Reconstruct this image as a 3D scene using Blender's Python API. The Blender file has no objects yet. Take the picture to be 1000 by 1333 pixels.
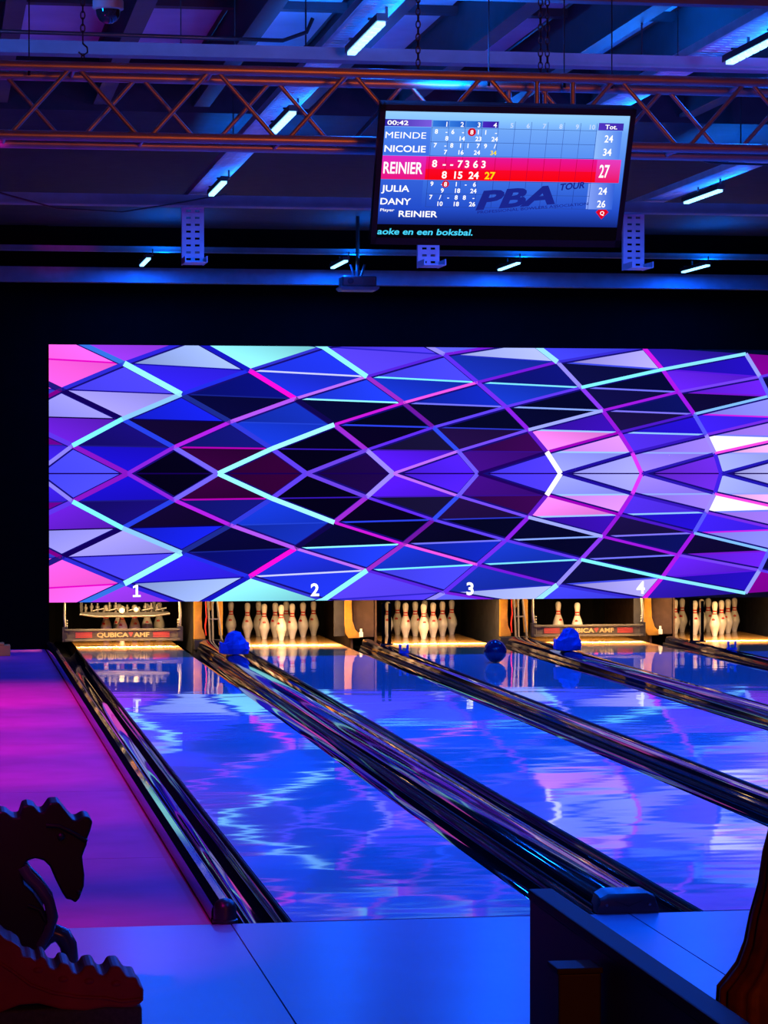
import bpy, math, random
from mathutils import Vector, Matrix
random.seed(7)
S = bpy.context.scene
COL = S.collection
PI = math.pi

# ------------------------------------------------------------------ camera, world, light, exposure
cam_d = bpy.data.cameras.new('camera'); cam = bpy.data.objects.new('camera', cam_d); COL.objects.link(cam)
cam_d.sensor_fit = 'VERTICAL'; cam_d.sensor_height = 36.0
cam_d.lens = 3590.0 / 1333.0 * 36.0
cam_d.clip_start = 0.1; cam_d.clip_end = 200
cam.location = (-1.40, -10.99, 1.80)
cam.rotation_euler = (PI/2 - 0.0145, 0, -0.1605)
S.camera = cam
S.view_settings.view_transform = 'Standard'; S.view_settings.look = 'None'
S.view_settings.exposure = 0.0; S.view_settings.gamma = 1.0
S.view_settings.use_curve_mapping = False
w = bpy.data.worlds.new('world'); S.world = w; w.use_nodes = True
bg = w.node_tree.nodes['Background']; bg.inputs[0].default_value = (0.05, 0.1, 0.6, 1); bg.inputs[1].default_value = 0.004

def lamp(name, kind, loc, power, color, parent=None, target=None, **kw):
    d = bpy.data.lights.new(name, kind); d.energy = power; d.color = color
    for k, v in kw.items(): setattr(d, k, v)
    o = bpy.data.objects.new(name, d); COL.objects.link(o); o.location = loc
    if target is not None:
        o.rotation_euler = (Vector(target) - Vector(loc)).to_track_quat('-Z', 'Y').to_euler()
    if parent: o.parent = parent
    return o
BLUE = (0.0, 0.095, 1.0); MAG = (1.0, 0.0, 0.62); WARM = (1.0, 0.60, 0.24); ORANGE = (1.0, 0.15, 0.01)
LED_POWER = 48; UP_POWER = 20.0
# wash lamps assumed in the hall, then added blue uplights for the roof
for my, mp in ((0.7, 45), (2.4, 170), (4.2, 330), (6.0, 460), (7.8, 520), (9.6, 620), (11.4, 800)):
    lamp('magenta_wash', 'SPOT', (-1.9, my-1.0, 3.7), mp, MAG, target=(-1.05, my, 0), spot_size=0.80, spot_blend=1.0, shadow_soft_size=0.08)
lamp('magenta_wash', 'SPOT', (-2.3, -3.2, 3.4), 600, MAG, target=(-1.1, -0.6, 0), spot_size=0.46, spot_blend=1.0, shadow_soft_size=0.08)
lamp('blue_wash', 'SPOT', (1.2, -2.6, 3.4), 150, BLUE, target=(0.5, 0.6, 0), spot_size=1.5, spot_blend=1.0, shadow_soft_size=0.1)
lamp('violet_uplight', 'SPOT', (4.6, 1.0, 2.9), 260, (0.5, 0.02, 1.0), target=(2.6, 4.5, 4.1), spot_size=1.6, spot_blend=1.0, shadow_soft_size=0.1)
for ux in (-1.6, 0.75, 3.1, 5.4):
    lamp('added_roof_uplight', 'SPOT', (ux, 0.55, 3.55), 230 if ux < 0 else 150, (0.0, 0.16, 1.0), target=(ux+0.4, 4.6, 4.7), spot_size=2.2, spot_blend=1.0, shadow_soft_size=0.1)  # added only to brighten the roof panels, no fixtures on the truss
# the warm lights of the bar behind the photographer
lamp('bar_lamp', 'AREA', (0.8, -7.5, 2.5), 6, ORANGE, target=(0.5, 0.2, 3.35), size=0.6, spread=0.62)
lamp('bar_lamp', 'AREA', (-0.2, -10.6, 2.3), 6, ORANGE, target=(-0.2, -5.6, 0.9), size=0.5, spread=1.4)

# ------------------------------------------------------------------ materials
def srgb(c):
    return tuple(((v/255)/12.92 if v/255 <= .04045 else ((v/255+.055)/1.055)**2.4) for v in c)
MATS = {}
def mat(name, color, rough=0.5, metal=0.0, spec=0.5, var=0.12, scale=8.0, bump=0.0, bscale=(20,20,20), emit=None, est=0.0, coat=0.0):
    if name in MATS: return MATS[name]
    m = bpy.data.materials.new(name); m.use_nodes = True; nt = m.node_tree; N = nt.nodes; L = nt.links
    b = N['Principled BSDF']
    b.inputs['Roughness'].default_value = rough; b.inputs['Metallic'].default_value = metal
    b.inputs['Specular IOR Level'].default_value = spec; b.inputs['Coat Weight'].default_value = coat
    tc = N.new('ShaderNodeTexCoord')
    if var > 0:
        nz = N.new('ShaderNodeTexNoise'); nz.inputs['Scale'].default_value = scale; nz.inputs['Detail'].default_value = 4
        L.new(tc.outputs['Object'], nz.inputs['Vector'])
        rp = N.new('ShaderNodeValToRGB')
        rp.color_ramp.elements[0].position = .3; rp.color_ramp.elements[1].position = .7
        rp.color_ramp.elements[0].color = tuple(c*(1-var) for c in color) + (1,)
        rp.color_ramp.elements[1].color = tuple(min(1, c*(1+var)) for c in color) + (1,)
        L.new(nz.outputs['Fac'], rp.inputs['Fac']); L.new(rp.outputs['Color'], b.inputs['Base Color'])
    else:
        b.inputs['Base Color'].default_value = tuple(color) + (1,)
    if bump > 0:
        mp = N.new('ShaderNodeMapping'); mp.inputs['Scale'].default_value = bscale
        n2 = N.new('ShaderNodeTexNoise'); n2.inputs['Scale'].default_value = 1.0; n2.inputs['Detail'].default_value = 2
        n2.inputs['Roughness'].default_value = .45
        bp = N.new('ShaderNodeBump'); bp.inputs['Strength'].default_value = 1.0; bp.inputs['Distance'].default_value = bump
        L.new(tc.outputs['Object'], mp.inputs['Vector']); L.new(mp.outputs[0], n2.inputs['Vector'])
        L.new(n2.outputs['Fac'], bp.inputs['Height']); L.new(bp.outputs[0], b.inputs['Normal'])
    if emit:
        b.inputs['Emission Color'].default_value = tuple(emit) + (1,); b.inputs['Emission Strength'].default_value = est
    MATS[name] = m; return m
def screen_mat(name, strength):
    if name in MATS: return MATS[name]
    m = bpy.data.materials.new(name); m.use_nodes = True; nt = m.node_tree; N = nt.nodes; L = nt.links
    b = N['Principled BSDF']; b.inputs['Base Color'].default_value = (.003,.003,.003,1); b.inputs['Roughness'].default_value = 1.0
    b.inputs['Specular IOR Level'].default_value = 0.0
    a = N.new('ShaderNodeAttribute'); a.attribute_name = 'Col'
    L.new(a.outputs['Color'], b.inputs['Emission Color']); b.inputs['Emission Strength'].default_value = strength
    MATS[name] = m; return m
def glow(name, rgb, st=1.0):
    return mat(name, (.02,.02,.02), .6, var=0, emit=srgb(rgb), est=st, spec=.1)

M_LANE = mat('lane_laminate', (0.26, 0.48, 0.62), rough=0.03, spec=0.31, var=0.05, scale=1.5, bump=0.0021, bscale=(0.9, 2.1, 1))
M_DECK = mat('pin_deck_maple', (0.50, 0.27, 0.08), rough=0.08, spec=0.4, var=0.12, scale=5)
M_APPR = mat('approach_laminate', (0.19, 0.28, 0.44), rough=0.28, spec=0.45, var=0.06, scale=2, bump=0.0006, bscale=(6, 3, 1))
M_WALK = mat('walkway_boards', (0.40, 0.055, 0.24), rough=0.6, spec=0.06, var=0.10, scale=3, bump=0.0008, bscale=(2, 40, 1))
M_SUB = mat('subfloor', (0.02, 0.02, 0.022), rough=.8)
M_GUT = mat('gutter_plastic', (0.008, 0.008, 0.012), rough=0.025, spec=0.5, var=.1, bump=0.0012, bscale=(.7, .55, .7))
M_CAP = mat('capping_gloss', (0.006, 0.006, 0.010), rough=0.045, spec=0.45, var=.1, bump=0.0010, bscale=(.7, .7, .7))
M_BLK = mat('black_plastic', (0.012, 0.012, 0.014), rough=.35)
M_WALL = mat('black_wall', (0.002, 0.002, 0.0022), rough=.95, spec=.02)
M_DKPAN = mat('dimmed_ceiling', (0.035, 0.035, 0.045), rough=.85, spec=.1)  # dark colour stands in for the weak light at the far end
M_PANEL = mat('roof_panel', (0.62, 0.64, 0.68), rough=.7, spec=.2, var=.15, scale=2)
M_RAFT = mat('rafter_steel', (0.045, 0.045, 0.055), rough=.6, spec=.3)
M_BEAM = mat('beam_paint', (0.17, 0.18, 0.21), rough=.6, spec=.3)
M_ALU = mat('truss_aluminium', (0.36, 0.33, 0.32), rough=.42, metal=.6, spec=.4)
M_TRAY = mat('galvanised_tray', (0.52, 0.53, 0.58), rough=.5, metal=.3)
M_CHAIN = mat('chain_steel', (0.03, 0.03, 0.035), rough=.5, metal=.5)
M_YEL = mat('yellow_paint', (0.34, 0.165, 0.010), rough=.45, var=.25, scale=14)
M_KGREY = mat('kickback_grey', (0.026, 0.025, 0.03), rough=.7, spec=.08, var=.25, scale=12)
M_KBRN = mat('kickback_brown', (0.05, 0.03, 0.024), rough=.7, spec=.08, var=.25, scale=12)
M_STEEL = mat('machine_steel', (0.20, 0.19, 0.17), rough=.35, metal=.6)
M_DSTEEL = mat('sweep_steel', (0.028, 0.027, 0.027), rough=.55, metal=.1)
M_PIN = mat('pin_white', (0.82, 0.80, 0.74), rough=.25, spec=.5, var=.05)
M_RED = mat('pin_red', (0.62, 0.02, 0.015), rough=.3, var=.05)
M_BALL = mat('ball_blue', (0.006, 0.014, 0.07), rough=.12, var=.5, scale=6, spec=.6)
M_BCLOTH = mat('blue_cover', (0.02, 0.10, 0.65), rough=.6, var=.2, scale=12)
M_DRAG = mat('dragon_black', (0.005, 0.006, 0.008), rough=.42, spec=.35)
M_RDRAG = mat('dragon_red', (0.45, 0.03, 0.03), rough=.5, spec=.3, var=.2)
M_GREYB = mat('ramp_plinth_grey', (0.09, 0.09, 0.10), rough=.8, var=.25, scale=60)
M_CAB = mat('partition_laminate', (0.030, 0.018, 0.018), rough=.5, spec=.4)
M_CABT = mat('partition_top', (0.03, 0.018, 0.02), rough=.55, spec=.2)
M_HAIR = mat('hair_auburn', (0.13, 0.035, 0.012), rough=.45, var=.35, scale=30, bump=.0015, bscale=(45, 45, 4))
M_SKIN = mat('skin', (0.52, 0.30, 0.22), rough=.5)
M_SHIRT = mat('shirt_dark', (0.02, 0.02, 0.03), rough=.85)
M_TUBE = mat('led_diffuser', (.8,.85,.9), .5, var=0, emit=(0.22, 0.62, 1.0), est=3.2)
M_DOME = mat('dome_glass', (0.02, 0.015, 0.02), rough=.06, spec=.7)
M_CRATE = mat('orange_crate', (0.75, 0.25, 0.04), rough=.55)

# ------------------------------------------------------------------ mesh builder
class MB:
    def __init__(s): s.v = []; s.f = []; s.c = []
    def add(s, vs, fs):
        n = len(s.v); s.v += [tuple(p) for p in vs]; s.f += [tuple(i+n for i in f) for f in fs]; return s
    def box(s, x0, x1, y0, y1, z0, z1):
        return s.add([(x0,y0,z0),(x1,y0,z0),(x1,y1,z0),(x0,y1,z0),(x0,y0,z1),(x1,y0,z1),(x1,y1,z1),(x0,y1,z1)],
                     [(3,2,1,0),(4,5,6,7),(0,1,5,4),(1,2,6,5),(2,3,7,6),(3,0,4,7)])
    def tube(s, pts, r, n=8, closed=False):
        pts = [Vector(p) for p in pts]; m = len(pts); rs = r if isinstance(r, (list, tuple)) else [r]*m
        vs = []; prev = None
        for i, p in enumerate(pts):
            a = pts[(i-1) % m] if (i > 0 or closed) else p
            b = pts[(i+1) % m] if (i < m-1 or closed) else p
            t = (b-a).normalized()
            if prev is None:
                h = Vector((0,0,1)) if abs(t.z) < .9 else Vector((1,0,0))
                u = t.cross(h).normalized()
            else:
                u = (prev - t*prev.dot(t)).normalized()
            prev = u; q = t.cross(u)
            for k in range(n):
                an = 2*PI*k/n; vs.append(p + (u*math.cos(an) + q*math.sin(an))*rs[i])
        fs = []
        for i in range(m if closed else m-1):
            j = (i+1) % m
            for k in range(n): fs.append((i*n+k, i*n+(k+1)%n, j*n+(k+1)%n, j*n+k))
        if not closed: fs += [tuple(range(n))[::-1], tuple((m-1)*n+k for k in range(n))]
        return s.add(vs, fs)
    def lathe(s, prof, n=20, c=(0,0,0)):
        vs = []; fs = []
        for r, z in prof:
            for k in range(n):
                a = 2*PI*k/n; vs.append((c[0]+r*math.cos(a), c[1]+r*math.sin(a), c[2]+z))
        for i in range(len(prof)-1):
            for k in range(n): fs.append((i*n+k, i*n+(k+1)%n, (i+1)*n+(k+1)%n, (i+1)*n+k))
        fs += [tuple(range(n))[::-1], tuple((len(prof)-1)*n+k for k in range(n))]
        return s.add(vs, fs)
    def prism(s, poly, axis, a0, a1):
        # poly: 2D points in the two other axes, extruded along axis from a0 to a1
        def P(u, v, a): return {'x':(a,u,v), 'y':(u,a,v), 'z':(u,v,a)}[axis]
        n = len(poly); vs = [P(u,v,a0) for u,v in poly] + [P(u,v,a1) for u,v in poly]
        fs = [tuple(range(n)), tuple(range(n, 2*n))[::-1]] + [(i, i+n, (i+1)%n+n, (i+1)%n) for i in range(n)]
        return s.add(vs, fs)
    def sphere(s, c, r, nu=16, nv=10, sc=(1,1,1)):
        prof = [(max(r*math.sin(PI*i/nv), r*1e-3), -r*math.cos(PI*i/nv)) for i in range(nv+1)]
        n0 = len(s.v); s.lathe(prof, nu)
        for i in range(n0, len(s.v)):
            x, y, z = s.v[i]; s.v[i] = (c[0]+x*sc[0], c[1]+y*sc[1], c[2]+z*sc[2])
        return s
    def mesh(s, name):
        me = bpy.data.meshes.new(name); me.from_pydata(s.v, [], s.f); me.update(); return me
    def build(s, name, m, parent=None, smooth=None, bevel=0, loc=None):
        me = s.mesh(name); me.materials.append(m)
        import bmesh
        bm = bmesh.new(); bm.from_mesh(me); bmesh.ops.recalc_face_normals(bm, faces=bm.faces); bm.to_mesh(me); bm.free()
        if smooth:
            me.shade_smooth()
            me.set_sharp_from_angle(angle=math.radians(smooth))
        o = bpy.data.objects.new(name, me); COL.objects.link(o)
        if parent: o.parent = parent
        if loc: o.location = loc
        if bevel:
            b = o.modifiers.new('bevel', 'BEVEL'); b.width = bevel; b.segments = 2; b.limit_method = 'ANGLE'
        return o
def tag(o, label=None, cat=None, group=None, kind=None):
    if label: o['label'] = label
    if cat: o['category'] = cat
    if group: o['group'] = group
    if kind: o['kind'] = kind
    return o
def empty(name, loc=(0,0,0), label=None, cat=None, group=None, kind=None):
    o = bpy.data.objects.new(name, None); COL.objects.link(o); o.location = loc; o.empty_display_size = .1
    return tag(o, label, cat, group, kind)
def inst(src, name, parent=None, loc=None, rot=None):
    o = src.copy(); o.name = name; COL.objects.link(o); o.parent = parent
    if loc is not None: o.location = loc
    if rot is not None: o.rotation_euler = rot
    return o
def copy_tree(o, parent=None):
    c = o.copy(); COL.objects.link(c); c.parent = parent
    for ch in o.children:
        copy_tree(ch, c)
    return c
def colour_mesh(name, polys, m, parent=None):
    """polys: list of (list of 3D points, colour or list of colours, sRGB 0-255)"""
    v = []; f = []; cs = []
    for pts, c in polys:
        n = len(v); v += pts; f.append(tuple(range(n, n+len(pts))))
        cs += list(c) if isinstance(c, list) else [c]*len(pts)
    me = bpy.data.meshes.new(name); me.from_pydata(v, [], f); me.update()
    at = me.color_attributes.new('Col', 'FLOAT_COLOR', 'CORNER')
    flat = []
    for p in me.polygons:
        for li in p.loop_indices:
            flat += list(srgb(cs[me.loops[li].vertex_index])) + [1.0]
    at.data.foreach_set('color', flat)
    me.materials.append(m)
    o = bpy.data.objects.new(name, me); COL.objects.link(o)
    if parent: o.parent = parent
    return o
# lettering: font outlines turned into meshes
TXT = {}
def text_mesh(s, shear=0.0, bold=0.0):
    k = (s, shear, bold)
    if k not in TXT:
        cu = bpy.data.curves.new('lettering', 'FONT'); cu.body = s; cu.size = 1.0; cu.align_x = 'LEFT'
        cu.shear = shear; cu.offset = bold; cu.resolution_u = 3
        o = bpy.data.objects.new('lettering', cu); COL.objects.link(o)
        dg = bpy.context.evaluated_depsgraph_get(); dg.update()
        me = bpy.data.meshes.new_from_object(o.evaluated_get(dg))
        bpy.data.objects.remove(o); bpy.data.curves.remove(cu)
        xs = [p.co.x for p in me.vertices]; TXT[k] = (me, min(xs), max(xs))
    return TXT[k]
CAP = 0.70
def text(s, name, m, parent, x, y, h, z=0.0, width=None, align='L', shear=0.0, bold=0.012, rot=None):
    """lettering whose capitals are h tall, base at (x, y) in the parent's plane"""
    me, x0, x1 = text_mesh(s, shear, bold); me = me.copy()
    sy = h/CAP; sx = sy if width is None else width/(x1-x0)
    off = {'L': -x0, 'C': -(x0+x1)/2, 'R': -x1}[align]
    for p in me.vertices: p.co = ((p.co.x+off)*sx, p.co.y*sy, 0)
    me.materials.clear(); me.materials.append(m)
    o = bpy.data.objects.new(name, me); COL.objects.link(o); o.parent = parent; o.location = (x, y, z)
    if rot: o.rotation_euler = rot
    return o

# ------------------------------------------------------------------ layout of the lanes
LW = 1.0541; GW = 0.645; GN = 0.4927; GUT = 0.195
LX = [0.0]
for i in range(4): LX.append(LX[-1] + LW + (GW if i % 2 == 0 else GN))     # left edge of lanes 1-5
XR = LX[4] + LW + GW                                                          # right end of what is built
YDECK = 15.75; YEND = 19.6; YSCR = 17.2; ZB = 0.474; ZT = 3.09; ZC = 1.784
WORD = ['one', 'two', 'three', 'four', 'five']

# ------------------------------------------------------------------ the setting
fl = MB().box(-3.2, 9.4, -12.5, 21.0, -0.22, -0.14).build('floor', M_SUB); tag(fl, kind='structure')
g = .003
# approach panels in front of the foul line
ax = [-3.2, -1.75, -0.25, 1.38, 3.0, 4.62, 6.24, 9.4]; ay = [-12.5, -9.2, -6.8, -4.4, -0.07]
for i in range(len(ax)-1):
    for j in range(len(ay)-1):
        MB().box(ax[i]+g, ax[i+1]-g, ay[j]+g, ay[j+1]-g, -0.14, 0).build('approach_panel', M_APPR, fl)
# boarded walkway left of lane 1
wy = [-0.07, 1.87, 4.6, 7.34, 10.1, 12.8, 15.0, 17.3]
for j in range(len(wy)-1):
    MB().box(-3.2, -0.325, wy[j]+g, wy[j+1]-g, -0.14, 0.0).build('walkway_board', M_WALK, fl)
tag(MB().box(-3.3, -3.2, -12.5, 21, -.2, 4.7).build('wall_left', M_WALL), kind='structure')
tag(MB().box(9.4, 9.5, -12.5, 21, -.2, 4.7).build('wall_right', M_WALL), kind='structure')
tag(MB().box(-3.3, 9.5, 20.9, 21.0, -.2, 4.7).build('wall_back', M_WALL), kind='structure')
tag(MB().box(-3.3, 9.5, -12.6, -12.5, -.2, 4.7).build('wall_front', M_WALL), kind='structure')
mw = MB().box(-3.2, 9.4, YSCR+.07, YSCR+.13, ZB+.02, 4.3)
mw.box(-3.2, -0.31, YSCR+.0, YSCR+.13, -.14, 4.3)
mw.box(-0.31, -0.283, YSCR+.02, YSCR+.13, -.0, 4.3)
tag(mw.build('wall_masking', M_WALL), kind='structure')

# ceiling: light roof panels with steel rafters near, far part coloured dark for the dim light
ce = MB().box(-3.3, 9.5, -12.6, 8.2, 4.72, 4.80).build('ceiling', M_RAFT); tag(ce, kind='structure')
rx0 = -3.06; RS = 0.695
raf = [rx0 + RS*i for i in range(18)]
pan_me = None; raf_o = None
for i, x in enumerate(raf):
    if i < len(raf)-1:
        for y0 in (-12.6, -4.0, -1.3, 1.25, 3.55, 5.9):
            y1 = {-12.6:-4.0, -4.0:-1.3, -1.3:1.25, 1.25:3.55, 3.55:5.9, 5.9:8.2}[y0]
            MB().box(x+.05, x+RS-.05, y0+.05, y1-.05, 4.69, 4.72).build('roof_panel', M_PANEL, ce)
    if raf_o is None:
        m_ = MB().box(-.012, .012, -12.6, 8.15, .03, .36).box(-.055, .055, -12.6, 8.15, 0, .022)
        raf_o = m_.build('rafter', M_RAFT, ce, loc=(x, 0, 4.335))
    else: inst(raf_o, 'rafter', ce, (x, 0, 4.335))
for y in (-4.0, -1.3, 1.25, 3.55, 5.9):
    MB().box(-3.2, 9.4, y-.05, y+.05, 4.64, 4.69).build('purlin', M_RAFT, ce)
cf = MB().box(-3.3, 9.5, 8.2, 21, 4.30, 4.36).box(-3.3, 9.5, 8.2, 8.26, 4.36, 4.8).build('ceiling_far', M_DKPAN); tag(cf, kind='structure')

# ------------------------------------------------------------------ LED wall above the pins
KX = {0:(-.0053,.9307,.514),1:(-.0112,1.0423,-.0448),2:(-.0166,1.1569,-.6784),3:(-.0232,1.2916,-1.428),4:(-.029,1.426,-2.2559),5:(-.0351,1.5881,-3.2646),6:(-.054,1.922,-4.881)}
KZ = {0:(0,0,0),1:(.0009,-.0163,.2847),2:(.0003,-.0269,.5829),3:(.0008,-.0441,.8964),4:(.0025,-.0755,1.2644),5:(0,-.0711,1.5926),6:(0,-.060,1.7463)}
def V(r, k):
    a, b, c = KX[r]; d, e, f = KZ[r]
    return (a*k*k+b*k+c, d*k*k+e*k+f)
UP = {  # triangle standing on row r between k-1 and k
 0:{0:(70,70,250),1:(3,0,14),2:(44,0,46),3:(26,4,64),4:(78,30,240),5:(72,54,246),6:(150,150,250),7:(104,40,220),8:(165,165,246)},
 1:{0:(104,0,140),1:(22,10,112),2:(16,18,112),3:(3,0,16),4:(20,14,48),5:(50,4,70),6:(214,140,244),7:(146,118,236),8:(252,180,250)},
 2:{1:(150,146,246),2:(20,30,216),3:(18,44,176),4:(3,2,20),5:(4,4,30),6:(50,12,160),7:(34,14,200),8:(150,112,232)},
 3:{1:(252,84,224),2:(72,64,240),3:(8,12,112),4:(30,56,226),5:(16,36,176),6:(4,4,36),7:(10,14,88),8:(132,132,242)},
 4:{1:(252,90,226),2:(252,96,228),3:(152,176,244),4:(30,50,226),5:(66,64,236),6:(12,16,112),7:(5,5,44),8:(100,30,226)},
 5:{2:(230,70,226),3:(90,60,226),4:(140,236,250),5:(78,56,236),6:(164,176,246),7:(162,154,246),8:(32,12,176)}}
DN = {  # triangle hanging from row r+1 between k and k+1, tip on row r
 0:{0:(24,12,190),1:(46,0,50),2:(3,0,12),3:(82,22,236),4:(62,10,130),5:(140,146,250),6:(140,116,242),7:(160,170,250)},
 1:{0:(104,30,216),1:(16,4,44),2:(20,52,204),3:(6,0,24),4:(30,10,60),5:(240,124,232),6:(78,44,230),7:(255,250,255)},
 2:{0:(60,60,230),1:(160,152,246),2:(6,4,50),3:(5,5,44),4:(6,4,32),5:(5,5,40),6:(22,12,62),7:(60,30,236)},
 3:{1:(252,92,226),2:(46,30,226),3:(26,42,204),4:(20,46,190),5:(20,50,184),6:(14,10,66),7:(12,6,48)},
 4:{1:(250,90,226),2:(142,52,222),3:(140,236,250),4:(84,62,236),5:(20,42,164),6:(10,10,60),7:(92,30,222)},
 5:{2:(140,50,220),3:(140,236,250),4:(80,60,236),5:(90,90,240),6:(62,62,232),7:(42,20,164),8:(120,0,140)}}
LA = {  # edges leaning left going up: (r,k) from V[r][k] to V[r+1][k]
 0:{0:(130,20,190),1:(112,96,242),2:(92,60,230),3:(150,130,248),4:(104,84,242),5:(255,255,255),6:(212,52,240),7:(60,30,220)},
 1:{1:(36,60,222),2:(46,54,212),3:(150,40,204),4:(46,72,230),5:(96,24,196),6:(160,22,220),7:(152,132,246)},
 2:{1:(16,0,84),2:(26,40,136),3:(14,4,70),4:(104,20,154),5:(134,30,222),6:(142,22,212),7:(82,82,240)},
 3:{1:(30,20,120),2:(150,240,255),3:(242,10,212),4:(150,40,194),5:(112,42,232),6:(134,54,232),7:(154,22,222)},
 4:{2:(50,110,220),3:(20,20,184),4:(140,242,255),5:(92,42,232),6:(142,132,242),7:(164,22,222),8:(92,92,246)},
 5:{3:(30,30,180),4:(140,240,255),5:(142,134,242),6:(150,220,250),7:(204,22,222),8:(142,152,250)}}
LB = {  # edges leaning right going up: V[r][k-1] to V[r+1][k]
 0:{0:(134,124,242),1:(132,32,214),2:(150,246,255),3:(102,62,222),4:(184,104,242),5:(28,0,88),6:(30,12,152),7:(42,22,172),8:(32,22,172)},
 1:{1:(124,242,255),2:(172,30,222),3:(160,248,255),4:(92,42,232),5:(112,72,242),6:(152,0,182),7:(52,22,182),8:(240,70,220)},
 2:{1:(120,0,130),2:(132,192,250),3:(172,82,236),4:(194,22,212),5:(92,62,236),6:(152,162,250),7:(72,22,192),8:(112,42,222)},
 3:{1:(40,30,180),2:(42,40,204),3:(32,42,222),4:(182,104,242),5:(232,82,222),6:(92,52,232),7:(152,22,216),8:(122,182,250)},
 4:{2:(200,60,220),3:(42,34,212),4:(48,48,200),5:(82,32,212),6:(112,22,212),7:(124,236,255),8:(112,62,232)},
 5:{5:(60,50,210),6:(112,24,210),7:(52,42,202),8:(132,222,255)}}
LH = {  # thin lines along the rows
 0:{k:(20,0,80) for k in range(-1, 11)},
 1:{1:(26,20,120),2:(170,0,170),3:(50,20,170),4:(60,20,170),5:(50,10,130),6:(150,190,255),7:(140,160,250),8:(140,150,250)},
 2:{1:(8,0,60),2:(8,0,70),3:(30,60,200),4:(40,60,220),5:(40,50,190),6:(150,190,255),7:(140,190,255),8:(110,120,250)},
 3:{2:(18,0,130),3:(20,30,130),4:(140,242,255),5:(110,110,242),6:(130,160,250),7:(120,110,240),8:(190,30,220)},
 4:{2:(220,0,190),3:(20,14,160),4:(196,200,255),5:(120,230,255),6:(120,220,255),7:(110,110,245),8:(110,20,200)},
 5:{4:(40,40,160),5:(40,30,190),6:(30,40,180),7:(60,70,220),8:(80,20,210)}}
SX0, SX1 = -0.283, XR - .15
HH = ZC - ZB
def clip(poly, cols):
    for ax_, lim, sg in ((0, SX0, 1), (0, SX1, -1), (1, HH, -1), (1, -HH, 1)):
        o, oc = [], []
        for i in range(len(poly)):
            a, b = poly[i-1], poly[i]; ca, cb = cols[i-1], cols[i]
            da, db = (a[ax_]-lim)*sg, (b[ax_]-lim)*sg
            if (da >= 0) != (db >= 0):
                t = da/(da-db); o.append((a[0]+(b[0]-a[0])*t, a[1]+(b[1]-a[1])*t)); oc.append(tuple(ca[j]+(cb[j]-ca[j])*t for j in range(3)))
            if db >= 0: o.append(b); oc.append(cb)
        poly, cols = o, oc
        if len(poly) < 3: return [], []
    return poly, cols
led = empty('led_wall', (SX0, YSCR, ZB), 'wide LED wall with glowing blue and magenta triangles above the pins', 'screen')
inv = Matrix.Translation((-SX0, -YSCR, -ZB))
EXTRA = [(60,30,230),(10,6,60),(150,140,246),(40,16,190),(90,50,236),(20,40,170)]
polys = []
def put(poly, cols, d):
    for sg in (1, -1):
        p, c = clip([(x, z*sg) for x, z in poly], cols)
        if p: polys.append(([(x-SX0, -d, z+ZC-ZB) for x, z in p], [tuple(min(255, max(0, q)) for q in cc) for cc in c]))
def shade(c, f): return tuple(v*f for v in c)
for r in range(6):
    for k in range(-2, 12):
        rnd = random.Random(r*31+k)
        c = UP[r].get(k) or EXTRA[rnd.randrange(6)]
        a = rnd.uniform(.75, .95); b = rnd.uniform(1.0, 1.15)
        put([V(r,k-1), V(r,k), V(r+1,k)], [shade(c,a), shade(c,b), shade(c,1.05)], 0)
        c = DN[r].get(k) or EXTRA[rnd.randrange(6)]
        put([V(r,k), V(r+1,k+1), V(r+1,k)], [shade(c,b), shade(c,a), shade(c,1.0)], 0)
def line(p, q, c0, wd, d):
    dx, dz = q[0]-p[0], q[1]-p[1]; L = math.hypot(dx, dz); nx, nz = -dz/L*wd/2, dx/L*wd/2
    put([(p[0]+nx,p[1]+nz),(p[0]-nx,p[1]-nz),(q[0]-nx,q[1]-nz),(q[0]+nx,q[1]+nz)], [c0]*4, d)
for r in range(6):
    for k in range(-1, 12):
        rnd = random.Random(r*77+k)
        if r in LH: line(V(r,k-1), V(r,k), LH[r].get(k) or (40,30,160), .017 if sum(LH[r].get(k) or (0,0,0)) > 300 else .013, .0012)
        for T, p in ((LB, V(r,k-1)), (LA, V(r,k))):
            c = T[r].get(k) or (90,50,225)
            br = sum(c) > 560
            wd = (.052 if k < 4 else .046) if T is LA else (.042 if k < 4 else .030)
            # a thin darker companion line along each bright bar
            q = V(r+1,k)
            line((p[0]+.008,p[1]-.016), (q[0]+.008,q[1]-.016), (20,10,110), wd*.9, .0016 )
            line(p, q, c, wd*(1.12 if br else .92), .0022 if not br else .0028)
disp = colour_mesh('display', polys, screen_mat('led_emission', 1.18), led)
MB().box(0, SX1-SX0, 0.001, .07, 0, ZT-ZB).build('cabinet', M_BLK, led)
M_WHITE = glow('display_white', (255,255,255), 1.25)
ONE = [(-.040,0),(.040,0),(.040,.020),(.013,.020),(.013,.125),(-.008,.125),(-.038,.108),(-.038,.088),(-.012,.100),(-.012,.020),(-.040,.020)]
me = bpy.data.meshes.new('lane_number'); me.from_pydata([(a, 0, b) for a, b in ONE], [], [tuple(range(11))]); me.materials.append(M_WHITE)
o = bpy.data.objects.new('lane_number', me); COL.objects.link(o); o.parent = led; o.location = (.605-SX0, -.006, .05)
for s, x in (('2', 2.441), ('3', 4.071), ('4', 5.898)):
    t = text(s, 'lane_number', M_WHITE, led, x-SX0, .045, .125, bold=.03, align='C', rot=(PI/2, 0, 0)); t.location = (x-SX0, -.006, .05)

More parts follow.
